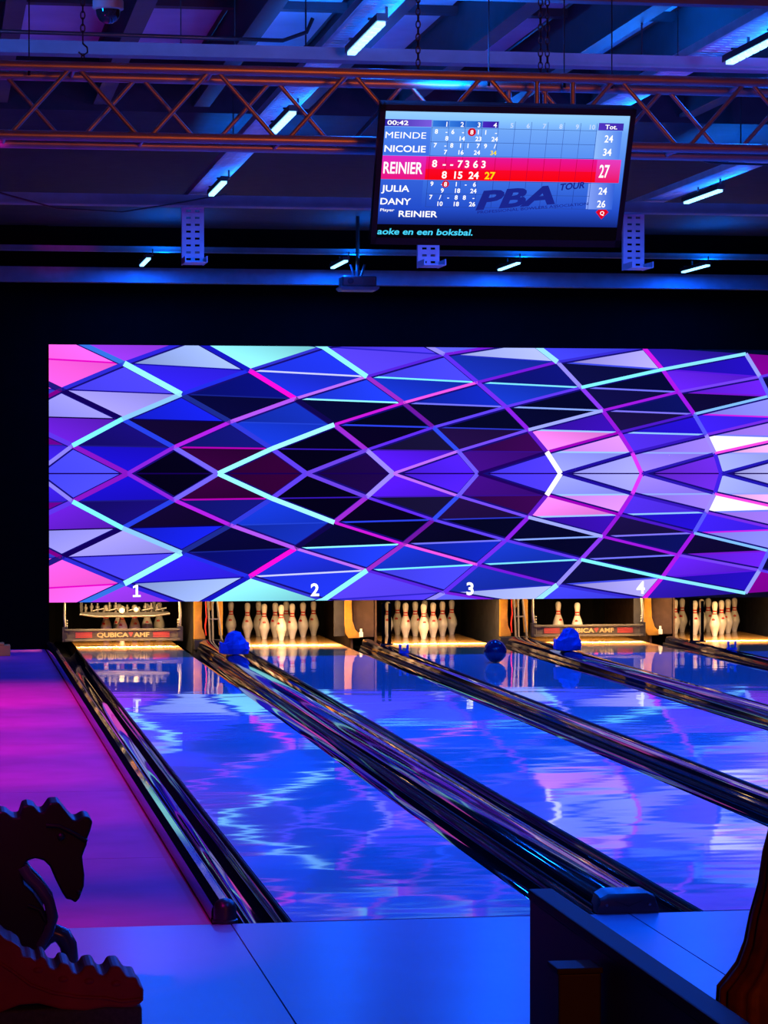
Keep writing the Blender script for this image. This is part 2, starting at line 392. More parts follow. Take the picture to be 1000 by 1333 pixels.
# ------------------------------------------------------------------ lanes, gutters, dividers
def gutter_mesh(yl, y0=-.05):
    n = 12; prof = []
    R = GUT/2
    prof.append((0, -.012))
    for i in range(n+1):
        a = PI*i/n; prof.append((R - R*math.cos(a)*.97, -.012 - .085*math.sin(a)))
    prof.append((GUT, -.012))
    vs = []; 
    ys = [y0 + (yl-y0)*i/30 for i in range(31)]
    for y in ys:
        for x, z in prof: vs.append((x, y, z))
    m = len(prof); fs = [(i*m+j, i*m+j+1, (i+1)*m+j+1, (i+1)*m+j) for i in range(30) for j in range(m-1)]
    b = MB().add(vs, fs)
    return b
gut_src = None
def gutter(x, label):
    global gut_src
    if gut_src is None:
        gut_src = empty('gutter', (x, 0, 0)); 
        gutter_mesh(17.38).build('channel', M_GUT, gut_src, smooth=40)
        MB().box(0, GUT, -.06, 17.38, -.14, -.115).box(0,.004,-.05,17.38,-.14,-.006).box(GUT-.004,GUT,-.05,17.38,-.14,-.006).build('tray', M_BLK, gut_src)
        MB().tube([(GUT/2-.05,-.052,-.02),(GUT/2+.05,-.052,-.02)], .004, 6).build('end_lip', M_BLK, gut_src)
        o = gut_src
    else:
        o = copy_tree(gut_src); o.location = (x, 0, 0)
    tag(o, label, 'gutter', 'black gutters beside the lanes'); return o
for i, x in enumerate(LX):
    ln = empty('bowling_lane', (x, 0, 0), 'glossy blue bowling lane number %s, %s' % (WORD[i],
        ['beside the purple walkway', 'with ten pins standing', 'with a blue ball rolling on it', 'with two pins left behind the sweep', 'at the far right edge'][i]), 'bowling lane', 'bowling lanes')
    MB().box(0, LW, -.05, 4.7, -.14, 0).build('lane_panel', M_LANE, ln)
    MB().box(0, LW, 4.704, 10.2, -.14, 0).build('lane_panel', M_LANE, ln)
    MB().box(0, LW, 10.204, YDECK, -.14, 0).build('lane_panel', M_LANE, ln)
    MB().box(0, LW, YDECK+.004, YEND, -.14, 0).build('pin_deck', M_DECK, ln)
    gutter(x-GUT, 'black gutter along the left side of lane %s' % WORD[i])
    gutter(x+LW, 'black gutter along the right side of lane %s' % WORD[i])
# rail left of lane 1
rl = empty('side_rail', (-.27, 0, 0), 'black rail with rounded end left of lane one gutter', 'rail')
MB().prism([(-.052,-.14),(.045,-.14),(.045,.02),(.028,.062),(-.012,.078),(-.045,.062),(-.052,.04)], 'y', 0.0, 17.2).build('rail', M_CAP, rl, smooth=35)
ep = MB().lathe([(.046,-.0),(.046,.062),(.040,.080),(.026,.092),(.008,.097)], 20).build('end_post', M_BLK, rl, smooth=50, loc=(0.0,-.035,0))
MB().lathe([(.052,0),(.052,.012),(.047,.016)], 20).build('foot_ring', M_BLK, ep, smooth=40)
def wide_cap(x0, x1, label):
    e = empty('ball_return_capping', ((x0+x1)/2, 0, 0), label, 'lane divider', 'ball return cappings')
    hw = (x1-x0)/2
    prof = [(-hw,-.14),(hw,-.14),(hw,.022),(hw-.012,.046),(hw-.045,.066),(0,.076),(-hw+.045,.066),(-hw+.012,.046),(-hw,.022)]
    for a, b in ((.03, 4.6), (4.61, 10.4), (10.41, 17.3)):
        MB().prism(prof, 'y', a, b).build('cap_section', M_CAP, e, smooth=35)
    # moulded end piece
    p2 = [(-hw,0),(hw,0),(hw,.03),(hw-.012,.07),(hw-.045,.088),(-hw+.045,.088),(-hw+.012,.07),(-hw,.03)]
    vs = []
    for yy, f, zf in ((-.075,1.0,.62),(-.06,1.0,.9),(-.02,.99,1.0),(.06,.97,1.0)):
        vs += [(u*f, yy, v*zf) for u, v in p2]
    fs = [tuple(range(8))] + [tuple(24+i for i in range(8))[::-1]] + [(j*8+i, j*8+(i+1)%8, (j+1)*8+(i+1)%8, (j+1)*8+i) for j in range(3) for i in range(8)]
    c = MB().add(vs, fs).build('end_cap', mat('end_cap_plastic', (.03,.035,.045), rough=.35, spec=.6), e, smooth=40)
    for s in (-1, 1):
        MB().tube([(s*.09,-.078,.035),(s*.09,-.066,.038)], .006, 8).build('screw', M_STEEL, c)
    MB().prism([(-.06,.052),(0,.028),(.06,.052),(.052,.052),(0,.034),(-.052,.052)], 'y', -.076, -.066).build('emblem', M_BLK, c)
    return e
def narrow_div(x0, x1, label):
    e = empty('division_capping', ((x0+x1)/2, 0, 0), label, 'lane divider', 'narrow division cappings')
    hw = (x1-x0)/2
    prof = [(-hw,-.14),(hw,-.14),(hw,.03),(hw-.01,.058),(0,.066),(-hw+.01,.058),(-hw,.03)]
    for a, b in ((0, 4.6), (4.61, 10.4), (10.41, 17.3)):
        MB().prism(prof, 'y', a, b).build('cap_section', M_CAP, e, smooth=35)
    MB().lathe([(hw,0),(hw,.05),(hw*.7,.066),(.006,.07)], 14).build('end_post', M_BLK, e, smooth=50, loc=(0,-.01,0))
    return e
capx = []
for i in (0, 2, 4):
    a = LX[i]+LW+GUT; b = a + GW-2*GUT; capx.append((a+b)/2)
    wide_cap(a, b, ['broad black capping with moulded end piece between lanes one and two', 'broad black capping between lanes three and four', 'broad black capping right of lane five'][i//2])
divx = []
for i in (1, 3):
    a = LX[i]+LW+GUT; b = a + GN-2*GUT; divx.append((a+b)/2)
    narrow_div(a, b, ['narrow black capping between lanes two and three', 'narrow black capping between lanes four and five'][i//2])

# ------------------------------------------------------------------ pins, ball
PINP = [(.0001,0),(.0255,0),(.0285,.012),(.036,.045),(.0455,.075),(.0555,.1),(.0606,.1143),(.0600,.135),(.0560,.16),(.0470,.19),(.0375,.215),(.0290,.235),(.0245,.25),(.0232,.262),(.0250,.285),(.0290,.305),(.0318,.325),(.0323,.343),(.0300,.36),(.0230,.373),(.0120,.3795),(.0005,.381)]
def rad(z):
    for (r0,z0),(r1,z1) in zip(PINP[1:], PINP[2:]):
        if z0 <= z <= z1: return r0+(r1-r0)*(z-z0)/(z1-z0)
pin0 = empty('bowling_pin')
MB().lathe(PINP, 20).build('body', M_PIN, pin0, smooth=60)
for z0, z1 in ((.238, .250), (.264, .279)):
    MB().lathe([(rad(z0)*.9, z0), (rad(z0)+.0012, z0), (rad((z0+z1)/2)+.0012, (z0+z1)/2), (rad(z1)+.0012, z1), (rad(z1)*.9, z1)], 20).build('neck_stripe', M_RED, pin0, smooth=50)
cr = MB()
for k in range(3):
    a = -PI/2 - .35 + .22*k; rr = rad(.175)+.0005; c_, s_ = math.cos(a), math.sin(a)
    cr.add([(c_*rr*1.0 - s_*d_, s_*rr*1.0 + c_*d_, zz) for d_, zz in ((-.006,.164),(.006,.164),(.004,.19 + (.006 if k==1 else 0)),(-.004,.19 + (.006 if k==1 else 0)))] +
           [(c_*(rr-.012) - s_*d_, s_*(rr-.012) + c_*d_, zz) for d_, zz in ((-.006,.164),(.006,.164),(.004,.19),(-.004,.19))], [(0,1,2,3),(0,1,5,4),(1,2,6,5),(2,3,7,6),(3,0,4,7)])
cr.build('crown_mark', M_RED, pin0)
SPOT = [(0,0),(-.1524,.264),(.1524,.264),(-.3048,.528),(0,.528),(.3048,.528),(-.4572,.792),(-.1524,.792),(.1524,.792),(.4572,.792)]
SPN = ['front pin','second row left pin','second row right pin','third row left pin','third row middle pin','third row right pin',
       'back row leftmost pin','back row second pin','back row third pin','back row rightmost pin']
first = True
for i, keep in enumerate(((1,2,3,5,6,10), range(1,11), range(1,11), (1,2), range(1,11))):
    for n in keep:
        p = pin0 if first else copy_tree(pin0); first = False
        dx, dy = SPOT[n-1]; p.location = (LX[i]+LW/2+dx, 18.29+dy, 0); p.rotation_euler = (0,0,random.uniform(-.7,.7))
        tag(p, 'white red-striped bowling pin, %s on lane %s' % (SPN[n-1], WORD[i]), 'bowling pin', 'pins on lane %s' % WORD[i])
ball = empty('bowling_ball', (3.80, 14.55, .108), 'dark blue bowling ball rolling down lane three', 'ball')
MB().sphere((0,0,0), .108, 32, 20).build('shell', M_BALL, ball, smooth=80)
for a in (-.18, .18, 0):
    dv = Vector((math.sin(a)*.4+.2, -.62, .72 + (0 if a else -.28))).normalized()
    MB().tube([dv*.1035, dv*.1084], .012, 12).build('finger_hole', M_BLK, ball)

# ------------------------------------------------------------------ pinsetters: kickbacks, sweeps, tables, pin lights
def kick_wide(xc, label):
    e = empty('kickback', (xc, 17.60, 0), label, 'machine panel')
    MB().box(-.150, -.128, .03, 2.2, -.1, .95).build('side_panel', M_KGREY, e)
    MB().box(.128, .150, .03, 2.2, -.1, .95).build('side_panel', M_KGREY, e)
    # curved yellow front edge
    pr = [(-.152, .95), (-.055, .95), (-.06, .5), (-.068, .3), (-.062, .18), (-.03, .10), (-.03, .06), (-.152, .06)]
    MB().prism(pr, 'y', 0.0, .035).build('yellow_upright', M_YEL, e, bevel=.004)
    MB().prism([(.085,.95),(.150,.95),(.150,.10),(.110,.10),(.098,.3)], 'y', 0.0, .035).build('yellow_upright', M_YEL, e, bevel=.004)
    MB().prism([(-.055,.52),(.10,.52),(.03,.36),(.0,.36)], 'y', .02, .04).build('gusset', M_YEL, e)
    for xa, xb in ((-.01, .015), (.04, .045), (.07, .135)):
        MB().tube([(xa,-.01,.62),(xb,-.03,.06)], .010, 8).build('strut', M_STEEL, e, smooth=50)
    MB().tube([(.0,-.025,.27),(.10,-.025,.27)], .008, 8).build('cross_bar', M_STEEL, e, smooth=50)
    MB().tube([(-.03,.0,.5),(-.02,-.02,.3),(-.035,-.02,.2),(-.02,0,.1)], .008, 6).build('hose', M_RED, e, smooth=50)
    MB().box(-.155, .155, -.04, .04, -.05, .06).build('foot', M_BLK, e, bevel=.01)
    return e
kick_wide(capx[0], 'yellow and grey pinsetter kickback between lanes one and two')
kick_wide(capx[1], 'yellow and grey pinsetter kickback between lanes three and four')
kick_wide(capx[2], 'yellow and grey pinsetter kickback right of lane five')
def kick_narrow(xc, label):
    e = empty('kickback', (xc, 17.70, 0), label, 'machine panel')
    MB().box(-.285, -.17, .02, .05, .07, .95).build('front_panel', M_KGREY, e, bevel=.005)
    pr = [(-.175,.95),(-.10,.95),(-.10,.40),(-.092,.24),(-.06,.14),(-.01,.09),(-.01,.05),(-.13,.05),(-.165,.10),(-.175,.2)]
    MB().prism(pr, 'y', 0.0, .035).build('yellow_edge', M_YEL, e, bevel=.004)
    MB().box(-.075, .150, .06, .09, .06, .95).build('rear_panel', M_KBRN, e)
    MB().box(-.1, -.08, .05, 2.1, -.1, .95).build('side_panel', M_KBRN, e)
    MB().box(.155, .175, .05, 2.1, -.1, .95).build('side_panel', M_KBRN, e)
    s = MB().box(-.02, .02, -.02, .02, .06, .115).build('sensor', mat('sensor_white',(.7,.68,.62),.5), e, bevel=.006)
    MB().tube([(0,0,.115),(0,0,.15)], .012, 8).build('sensor_cap', mat('sensor_white',(.7,.68,.62),.5), s)
    return e
kick_narrow(divx[0], 'grey panel with curved yellow edge between lanes two and three')
kick_narrow(divx[1], 'grey panel with curved yellow edge between lanes four and five')
# twin black posts
for i, (x, sp) in enumerate(((divx[0]+.02, .065), (divx[1]-.03, .115))):
    e = empty('twin_post', (x, 16.35, .06), 'pair of black posts on the capping %s' % ['between lanes two and three', 'between lanes four and five'][i], 'post', 'twin black posts')
    for dx in (0, sp):
        MB().box(dx-.014, dx+.014, -.014, .014, .0, .42).build('post', M_WALL, e, bevel=.003)
    MB().box(-.03, sp+.03, -.03, .03, 0, .014).build('base_plate', M_BLK, e)
    MB().prism([(sp-.03,0),(sp-.014,0),(sp-.014,.09)], 'y', -.004, .004).build('gusset', M_BLK, e)
M_GOLD = mat('sweep_lettering', (.20,.16,.085), .4, var=.05)
M_SRED = mat('sweep_red', (.2,.015,.02), .5, var=.05)
def sweep(xl, label):
    e = empty('sweep_bar', (xl+LW/2-.04, 17.60, 0), label, 'sweep', 'lowered sweep bars')
    wd = .595
    b = MB().box(-wd, wd, 0, .03, .052, .178).build('board', M_DSTEEL, e, bevel=.004)
    MB().box(-wd, wd, -.018, .0, .158, .178).build('top_rail', mat('sweep_rail',(.034,.033,.032),.5), b, bevel=.003)
    MB().box(-wd, wd, -.018, .0, .052, .076).build('bottom_rail', mat('sweep_rail',(.034,.033,.032),.5), b, bevel=.003)
    MB().box(-.50, .50, -.006, -.001, .082, .152).build('label_strip', M_BLK, b)
    for s in (-1, 1):
        for q in range(4):
            MB().box(s*.40-.085, s*.40+.085, -.009, -.006, .090+q*.015, .098+q*.015).build('red_bar', M_SRED, b)
    for st, x0, wdt in (('QUBICA', -.265, .325), ('AMF', .115, .16)):
        t = text(st, 'lettering', M_GOLD, b, x0, 0, .046, width=wdt, bold=.03, rot=(PI/2,0,0)); t.location = (x0, -.0095, .094)
    MB().prism([(.062,.140),(.108,.140),(.085,.094)], 'y', -.0095, -.006).build('red_wedge', M_SRED, b)
    for s in (-1, 1):
        MB().tube([(s*(wd-.005),.015,.12),(s*(wd+.005),.03,.32),(s*(wd-.01),.12,.75)], .016, 8).build('arm', M_STEEL, e, smooth=50)
        MB().box(s*wd-.03, s*wd+.03, -.01, .05, .045, .20).build('bracket', M_BLK, e, bevel=.006)
        for q in range(3):
            MB().sphere((s*(wd-.02), -.012, .21+q*.028), .011, 10, 6).build('bolt', M_STEEL, e, smooth=60)
    return e
sweep(LX[0], 'grey sweep bar lowered in front of the pins on lane one')
sweep(LX[3], 'grey sweep bar lowered in front of two pins on lane four')
# pin table of lane one, hanging low over the pins
e = empty('pin_table', (LX[0]+LW/2, 18.6, .305), 'cluttered metal pin table lowered over the pins on lane one', 'pinsetter')
MB().prism([(-.46,.01),(-.30,-.015),(.30,-.015),(.46,.01),(.46,.03),(-.46,.03)], 'y', -.72, -.40).build('deck_plate', M_DSTEEL, e)
MB().tube([(-.47,-.73,.012),(-.30,-.73,-.012),(.30,-.73,-.012),(.47,-.73,.012)], .011, 8).build('front_rail', M_STEEL, e, smooth=50)
rr = random.Random(5)
for k in range(14):
    x = -.40+.062*k; h = rr.uniform(.05, .13); y = -.68 + rr.uniform(0,.1)
    MB().lathe([(.014,0),(.014,h*.5),(.022,h*.5),(.022,h*.75),(.010,h*.75),(.010,h)], 10).build('spotting_cup', M_STEEL, e, smooth=35, loc=(x, y, .01))
for x in (-.27, -.12, .1, .24, .38):
    MB().tube([(x-.06,-.70,.045),(x+.06,-.70,.07)], .009, 8).build('linkage', M_STEEL, e, smooth=50)
MB().sphere((-.03,-.72,.045), .032, 14, 8).build('knob', M_PIN, e, smooth=60)
MB().sphere((.12,-.72,.055), .028, 14, 8).build('knob', M_PIN, e, smooth=60)
for x in (-.46, .30):
    MB().box(x, x+.03, -1.27, -.62, .45, .48).build('arm', M_DSTEEL, e)
    MB().box(x, x+.03, -.62, -.59, 0, .5).build('hanger', M_DSTEEL, e)
# pit backs and the pin deck lamps behind the LED wall
for i, x in enumerate(LX):
    pc = MB()
    nfold = 16
    pts = [(x-.2 + (LW+.4)*k/nfold, 19.87 + (.02 if k % 2 else -.02)) for k in range(nfold+1)]
    pc.prism(pts + [(a, b+.02) for a, b in pts[::-1]], 'z', -.1, 1.0)
    tag(pc.build('pit_curtain', mat('pit_cloth', (.012,.011,.011), .9, spec=.1)), 'black pit curtain hanging behind the pins of lane %s' % WORD[i], 'curtain', 'pit curtains')
    lf = empty('pin_light', (x+LW/2, 17.36, .60), 'warm strip lamp hidden above the pin deck of lane %s' % WORD[i], 'lamp', 'pin deck lamps')
    MB().box(-.5,.5,0,.05,0,.05).build('housing', M_BLK, lf)
    MB().tube([(-.48,.025,-.012),(.48,.025,-.012)], .012, 8).build('tube', mat('warm_tube',(.9,.8,.6),.4,var=0,emit=(1,.7,.35),est=4), lf)
    lamp('pin_glow', 'AREA', (0, .05, -.03), 60, WARM, lf, None, shape='RECTANGLE', size=.95, size_y=.04)
    l = lf.children[-1]; l.rotation_euler = (math.radians(35), 0, 0)
    lamp('spill_glow', 'AREA', (0, .0, -.03), 22, WARM, lf, None, shape='RECTANGLE', size=.95, size_y=.03, spread=1.5).rotation_euler = (math.radians(-42), 0, 0)
    lamp('deck_glow', 'AREA', (0, .02, -.03), 70, (1.0, .86, .68), lf, None, shape='RECTANGLE', size=.95, size_y=.03, spread=.45).rotation_euler = (math.radians(5), 0, 0)

# ------------------------------------------------------------------ things on the cappings
def cover(x, label, seed):
    e = empty('blue_cover', (x, 15.0, .079), label, 'cover', 'blue covers on the cappings')
    rn = random.Random(seed); n = 14; vs = []; fs = []
    prof = [(.12,.0),(.132,.045),(.118,.095),(.092,.135),(.08,.168),(.056,.198),(.02,.21)]
    for j, (r, z) in enumerate(prof):
        for k in range(n):
            a = 2*PI*k/n; q = r*(1+rn.uniform(-.17,.17)); vs.append((q*math.cos(a)*1.0, q*math.sin(a)*.9, z + rn.uniform(-.01,.01)*(j>0)))
    for j in range(len(prof)-1):
        for k in range(n): fs.append((j*n+k, j*n+(k+1)%n, (j+1)*n+(k+1)%n, (j+1)*n+k))
    fs += [tuple(range(n))[::-1], tuple((len(prof)-1)*n+k for k in range(n))]
    MB().add(vs, fs).build('hood', M_BCLOTH, e)
    MB().prism([(-.15,.01),(-.07,.0),(-.06,.12),(-.10,.10),(-.145,.115)], 'y', -.09, .03).build('flap', M_BCLOTH, e, bevel=.006)
    MB().box(-.09,.09,-.07,.07,-.002,.012).build('base', M_BLK, e)
cover(capx[0], 'crumpled bright blue cover on the capping between lanes one and two', 3)
cover(capx[1]-.005, 'crumpled bright blue cover on the capping between lanes three and four', 8)
for i, x in enumerate(divx):
    e = empty('fork_bracket', (x, 15.0, .064), 'small blue two-pronged bracket on the capping %s' % ['between lanes two and three','between lanes four and five'][i], 'bracket', 'blue fork brackets')
    MB().box(-.045,.045,-.03,.03,0,.025).build('base', M_BCLOTH, e, bevel=.004)
    for s in (-1, 1):
        MB().tube([(s*.03,0,.02),(s*.036,0,.06),(s*.034,0,.085)], [.013,.011,.014], 8).build('prong', M_BCLOTH, e, smooth=50)
    MB().tube([(0,-.032,.04),(0,.01,.04)], .016, 12).build('roller', mat('roller_cream',(.7,.55,.4),.4), e, smooth=40)
cr = empty('crate', (-.80, 16.3, 0), 'small orange box standing on the floor at the left edge', 'box')
MB().box(-.16,.10,-.1,.1,0,.105).build('body', M_CRATE, cr, bevel=.006)
MB().box(-.165,.04,-.105,.105,.105,.125).build('lid', M_CRATE, cr, bevel=.004)
lamp('crate_light', 'POINT', (-1.05, 15.9, .30), 1.2, WARM, shadow_soft_size=.05)  # unseen warm point light beside the crate, no lamp body

# ------------------------------------------------------------------ overhead: truss, beams, trays, lamps
TY, TZ0, TZ1, TD = .40, 3.178, 3.462, .29
tr = empty('lighting_truss', (0, TY, TZ0), 'box truss of round tubes spanning the hall above the foul line', 'truss')
for y in (0, TD):
    for z in (0, TZ1-TZ0):
        MB().tube([(-3.15, y, z), (9.35, y, z)], .021, 12).build('chord', M_ALU, tr, smooth=60)
per = .572; x0 = -.556 - per*4
bu = MB().tube([(.032,0,.012),(per/2-.022,0,TZ1-TZ0-.012)], .0095, 8).build('brace', M_ALU, tr, smooth=60, loc=(x0,0,0))
bd = MB().tube([(-.032,0,.012),(-per/2+.022,0,TZ1-TZ0-.012)], .0095, 8).build('brace', M_ALU, tr, smooth=60, loc=(x0,0,0))
for k in range(21):
    for y, off in ((0, 0), (TD, per/2)):
        if k == 0 and y == 0: continue
        inst(bu, 'brace', tr, (x0+per*k+off, y, 0)); inst(bd, 'brace', tr, (x0+per*k+off, y, 0))
for k in range(21):
    MB().tube([(x0+per*k, 0, 0), (x0+per*k, TD, 0)], .0095, 6).build('cross_tie', M_ALU, tr, smooth=60)
    MB().tube([(x0+per*(k+.5), 0, TZ1-TZ0), (x0+per*(k+.5), TD, TZ1-TZ0)], .0095, 6).build('cross_tie', M_ALU, tr, smooth=60)
def beam(name, y, z0, z1, dep, label, lip=.0):
    e = empty(name, (3.1, y, z0), label, 'beam', 'cross beams under the ceiling')
    MB().box(-6.25, 6.25, 0, dep, .012, z1-z0).build('web', M_BEAM, e)
    MB().box(-6.25, 6.25, -lip, dep+lip, 0, .012).build('bottom_flange', M_BEAM, e)
    return e
beam('ceiling_beam', 2.70, 3.86, 3.925, .10, 'pale cross beam just above and behind the truss', .01)
beam('ceiling_beam', 10.25, 3.85, 3.935, .12, 'pale cross beam between truss and black wall', .02)
beam('ceiling_beam', 16.2, 3.965, 4.02, .05, 'thin upper beam above the black wall', .015)
beam('ceiling_beam', 16.75, 3.70, 3.85, .10, 'broad lowest beam along the top of the black wall', .03)
beam('ceiling_beam', .86, 3.87, 3.945, .08, 'purple lit cross beam at the top of the picture', .0)
# boxed soffit lit from the LED row
rows = [.605, 2.52, 4.23, 6.15]
ys = [1.94, 5.12, 8.94, 12.6, 16.0]
lamp0 = empty('led_tube_light')
MB().box(-.026,.026,-.5,.5,.016,.05).build('housing', M_BLK, lamp0)
seg = None
for q in range(8):
    y = -.47 + q*.119
    if seg is None: seg = MB().box(-.019,.019,0,.092,0,.016).build('led_segment', M_TUBE, lamp0, loc=(0,y,0))
    else: inst(seg, 'led_segment', lamp0, (0,y,0))
for y in (-.3, .3):
    MB().box(-.035,.06,y-.012,y+.012,.05,.060).box(.045,.057,y-.006,y+.006,.05,.114).build('bracket', M_BLK, lamp0)
ordn = ['nearest', 'second', 'third', 'fourth', 'farthest']
one = True
for i, x in enumerate(rows):
    for j, y in enumerate(ys):
        if j == 3: continue
        o = lamp0 if one else copy_tree(lamp0); one = False
        o.location = (x, y, 3.84)
        tag(o, 'glowing blue-white LED tube above lane %s, %s from the truss' % (WORD[i], ordn[j]), 'light', 'LED tube lights')
        l = lamp('led_glow', 'AREA', (0,0,-.01), LED_POWER*(1.25 if j in (2,4) else 1), BLUE, o, None, shape='RECTANGLE', size=.06, size_y=.98)
        if j < 3:
            u = lamp('added_tube_uplight', 'AREA', (.20,0,.05), UP_POWER, (0.0, .16, 1.0), o, None, shape='RECTANGLE', size=.06, size_y=.98); u.rotation_euler = (PI,0,0)  # added upward light, set clear of the tray to brighten the roof
# cable trays: long run, vertical drop, short lower run
for i, x in enumerate(rows[:3]):
    e = empty('cable_tray', (x+.015, 0, 3.955), 'perforated cable tray beside the LED tubes above lane %s, dropping at its end' % WORD[i], 'cable tray', 'cable trays')
    y0, y1, zd = 1.0, 11.05, -.50
    for s in (-.085, .085):
        MB().box(s-.004, s+.004, y0, y1, 0, .05).build('side_rail', M_TRAY, e)
        MB().box(s-.004, s+.004, y1, y1+.05, zd, .05).build('side_rail', M_TRAY, e)
        MB().box(s-.004, s+.004, y1-.3, y1, zd, zd+.05).build('side_rail', M_TRAY, e)
    m_ = MB(); n = int((y1-y0)/.075)
    for q in range(n): m_.box(-.085,.085, y0+q*.075, y0+q*.075+.055, 0, .004)
    for s in (-.08, 0, .08): m_.box(s-.014, s+.014, y0, y1, .0005, .0045)
    tag(m_.build('tray_bed', M_TRAY, e), kind='stuff')
    m_ = MB(); n = int(-zd/.055)
    for q in range(n): m_.box(-.085,.085, y1, y1+.004, zd+q*.055, zd+q*.055+.038)
    for s in (-.07, 0, .07): m_.box(s-.016, s+.016, y1-.0006, y1+.0046, zd, 0)
    tag(m_.build('drop_bed', M_TRAY, e), kind='stuff')
    MB().box(-.085,.085, y1-.3, y1, zd, zd+.004).build('lower_bed', M_TRAY, e)
    for y in (1.2, 4.2, 8.0):
        MB().tube([(0,y,.0),(0,y,.70 if y < 8.1 else .34)], .005, 6).build('hanger_rod', M_CHAIN, e)
# cross tray top left
e = empty('cable_tray', (-.98, 1.55, 3.985), 'short perforated cross tray lit magenta at the top left', 'cable tray', 'cable trays')
m_ = MB()
for q in range(9): m_.box(.02+q*.065, .02+q*.065+.045, 0, .14, 0, .004)
for y in (.0, .06, .12): m_.box(0, .62, y, y+.02, .0005, .0045)
m_.build('tray_bed', M_TRAY, e)
MB().box(0,.62,-.004,0,0,.045).build('side_rail', M_TRAY, e); MB().box(0,.62,.14,.144,0,.045).build('side_rail', M_TRAY, e)
for x in (.1, .5): MB().tube([(x,.07,0),(x,.07,.38)], .005, 6).build('hanger_rod', M_CHAIN, e)
lamp('magenta_wash', 'SPOT', (-1.3, .5, 3.0), 14, MAG, target=(-.85, 1.6, 4.0), spot_size=.7, spot_blend=.8, shadow_soft_size=.05)
lamp('magenta_wash', 'SPOT', (.2, 14.6, 3.45), 26, MAG, target=(-.15, 16.2, 3.98), spot_size=.42, spot_blend=.8, shadow_soft_size=.04)
# dome camera
e = empty('dome_camera', (-.655, 1.2, 3.80), 'dark dome camera hanging at the top left', 'camera')
MB().lathe([(.002,-.030),(.020,-.027),(.038,-.016),(.050,.004),(.055,.03)], 24).build('dome', M_DOME, e, smooth=60)
MB().lathe([(.060,.03),(.068,.034),(.068,.07),(.05,.085),(.02,.09)], 24).build('housing', mat('dome_housing',(.3,.28,.26),.5), e, smooth=40)
MB().tube([(0,0,.08),(0,0,.84)], .012, 10).build('drop_pole', M_CHAIN, e, smooth=50)
# chains and rods
def chain(x, y, z0, z1, label, hook=False):
    e = empty('chain', (x, y, z0), label, 'chain', 'hanging chains')
    m_ = MB(); z = .0; q = 0; H = z1-z0
    while z < H-.02:
        a = q % 2; pts = []
        for k in range(10):
            t = 2*PI*k/10; u = .009*math.cos(t); v = .017*math.sin(t)
            pts.append((u if a else 0, 0 if a else u, z+.017+v))
        m_.tube(pts, .003, 5, closed=True); z += .027; q += 1
    tag(m_.build('links', M_CHAIN, e, smooth=50), kind='stuff')
    if hook:
        MB().tube([(0,0,.0),(0,0,-.02),(.018,0,-.035),(.02,0,-.055),(.0,0,-.07),(-.018,0,-.055)], .004, 6).build('hook', M_CHAIN, e, smooth=50)
        for s in (-.012, .012): MB().tube([(s*.3,0,-.06),(s,0,-.15)], .003, 6).build('sling', M_CHAIN, e)
chain(-.80, .55, 3.60, 4.6, 'hook chain hanging left of the dome camera', True)
chain(.615, .55, 3.49, 4.6, 'chain holding the truss left of the scoreboard')
chain(1.145, .55, 3.49, 4.6, 'left one of two chains above the scoreboard')
chain(1.175, .55, 3.49, 4.6, 'right one of two chains above the scoreboard')
for i, (x, y, lab) in enumerate(((-1.02,.6,'thin rod at the far left of the truss'), (-.2, 2.75, 'thin rod right of the hook chain'), (.07,2.75,'thin rod left of the nearest LED tube'),
                  (.93,.6,'thin rod above the left half of the scoreboard'), (1.26,.6,'thin rod right of the twin chains'), (1.47,.6,'thin rod above the right corner of the scoreboard'), (2.35,2.75,'thin rod near the right edge of the picture'))):
    z0 = 3.46 if y < 1 else 3.925
    e = empty('suspension_rod', (x, y, z0), lab, 'rod', 'suspension rods')
    MB().tube([(0,0,0),(0,0,4.7-z0)], .003, 6).build('rod', M_CHAIN, e)
    MB().tube([(0,0,-.01),(0,0,.012)], .007, 6).build('nut', M_CHAIN, e)
# cables
def cable(pts, r, label):
    tag(MB().tube(pts, r, 6).build('cable', M_BLK, smooth=60), label, 'cable', 'overhead cables')
cable([(-3.1,2.66,3.97),(-1.0,2.66,3.955),(-.2,2.66,3.95),(.3,2.66,3.945),(.42,2.66,3.99),(.45,2.66,4.06)], .011, 'black cable running along the beam behind the truss')
cable([(-.95,10.2,3.93),(-.5,10.2,3.81),(.0,10.2,3.79),(.4,10.2,3.86),(.8,10.2,3.94)], .006, 'thin cable sagging under the far beam at left')
cable([(1.75,.73,3.2),(1.95,.73,3.155),(2.3,.73,3.15),(2.6,.73,3.17)], .006, 'thin cable hanging below the truss at right')
# projector under the broad beam
e = empty('projector', (2.66, 15.7, 3.57), 'dark projector on a flat plate hanging under the far beam', 'projector')
MB().prism([(-.19,.02),(-.17,0),(.17,0),(.19,.02),(.19,.035),(-.19,.035)], 'y', -.16, .16).build('plate', M_BEAM, e)
b = MB().box(-.17,.17,-.13,.13,.036,.14).build('body', M_BLK, e, bevel=.015)
MB().tube([(-.09,-.14,.09),(-.09,-.12,.09)], .03, 14).build('lens', M_DOME, b, smooth=40)
MB().box(.03,.13,-.134,-.128,.06,.11).build('vent', M_DSTEEL, b)
MB().tube([(-.03,0,.13),(-.07,0,.26)], .012, 8).build('arm', M_BLK, e); MB().tube([(.03,0,.13),(.07,0,.26)], .012, 8).build('arm', M_BLK, e)
MB().tube([(0,0,.13),(0,0,.73)], .018, 10).build('pole', M_BLK, e)

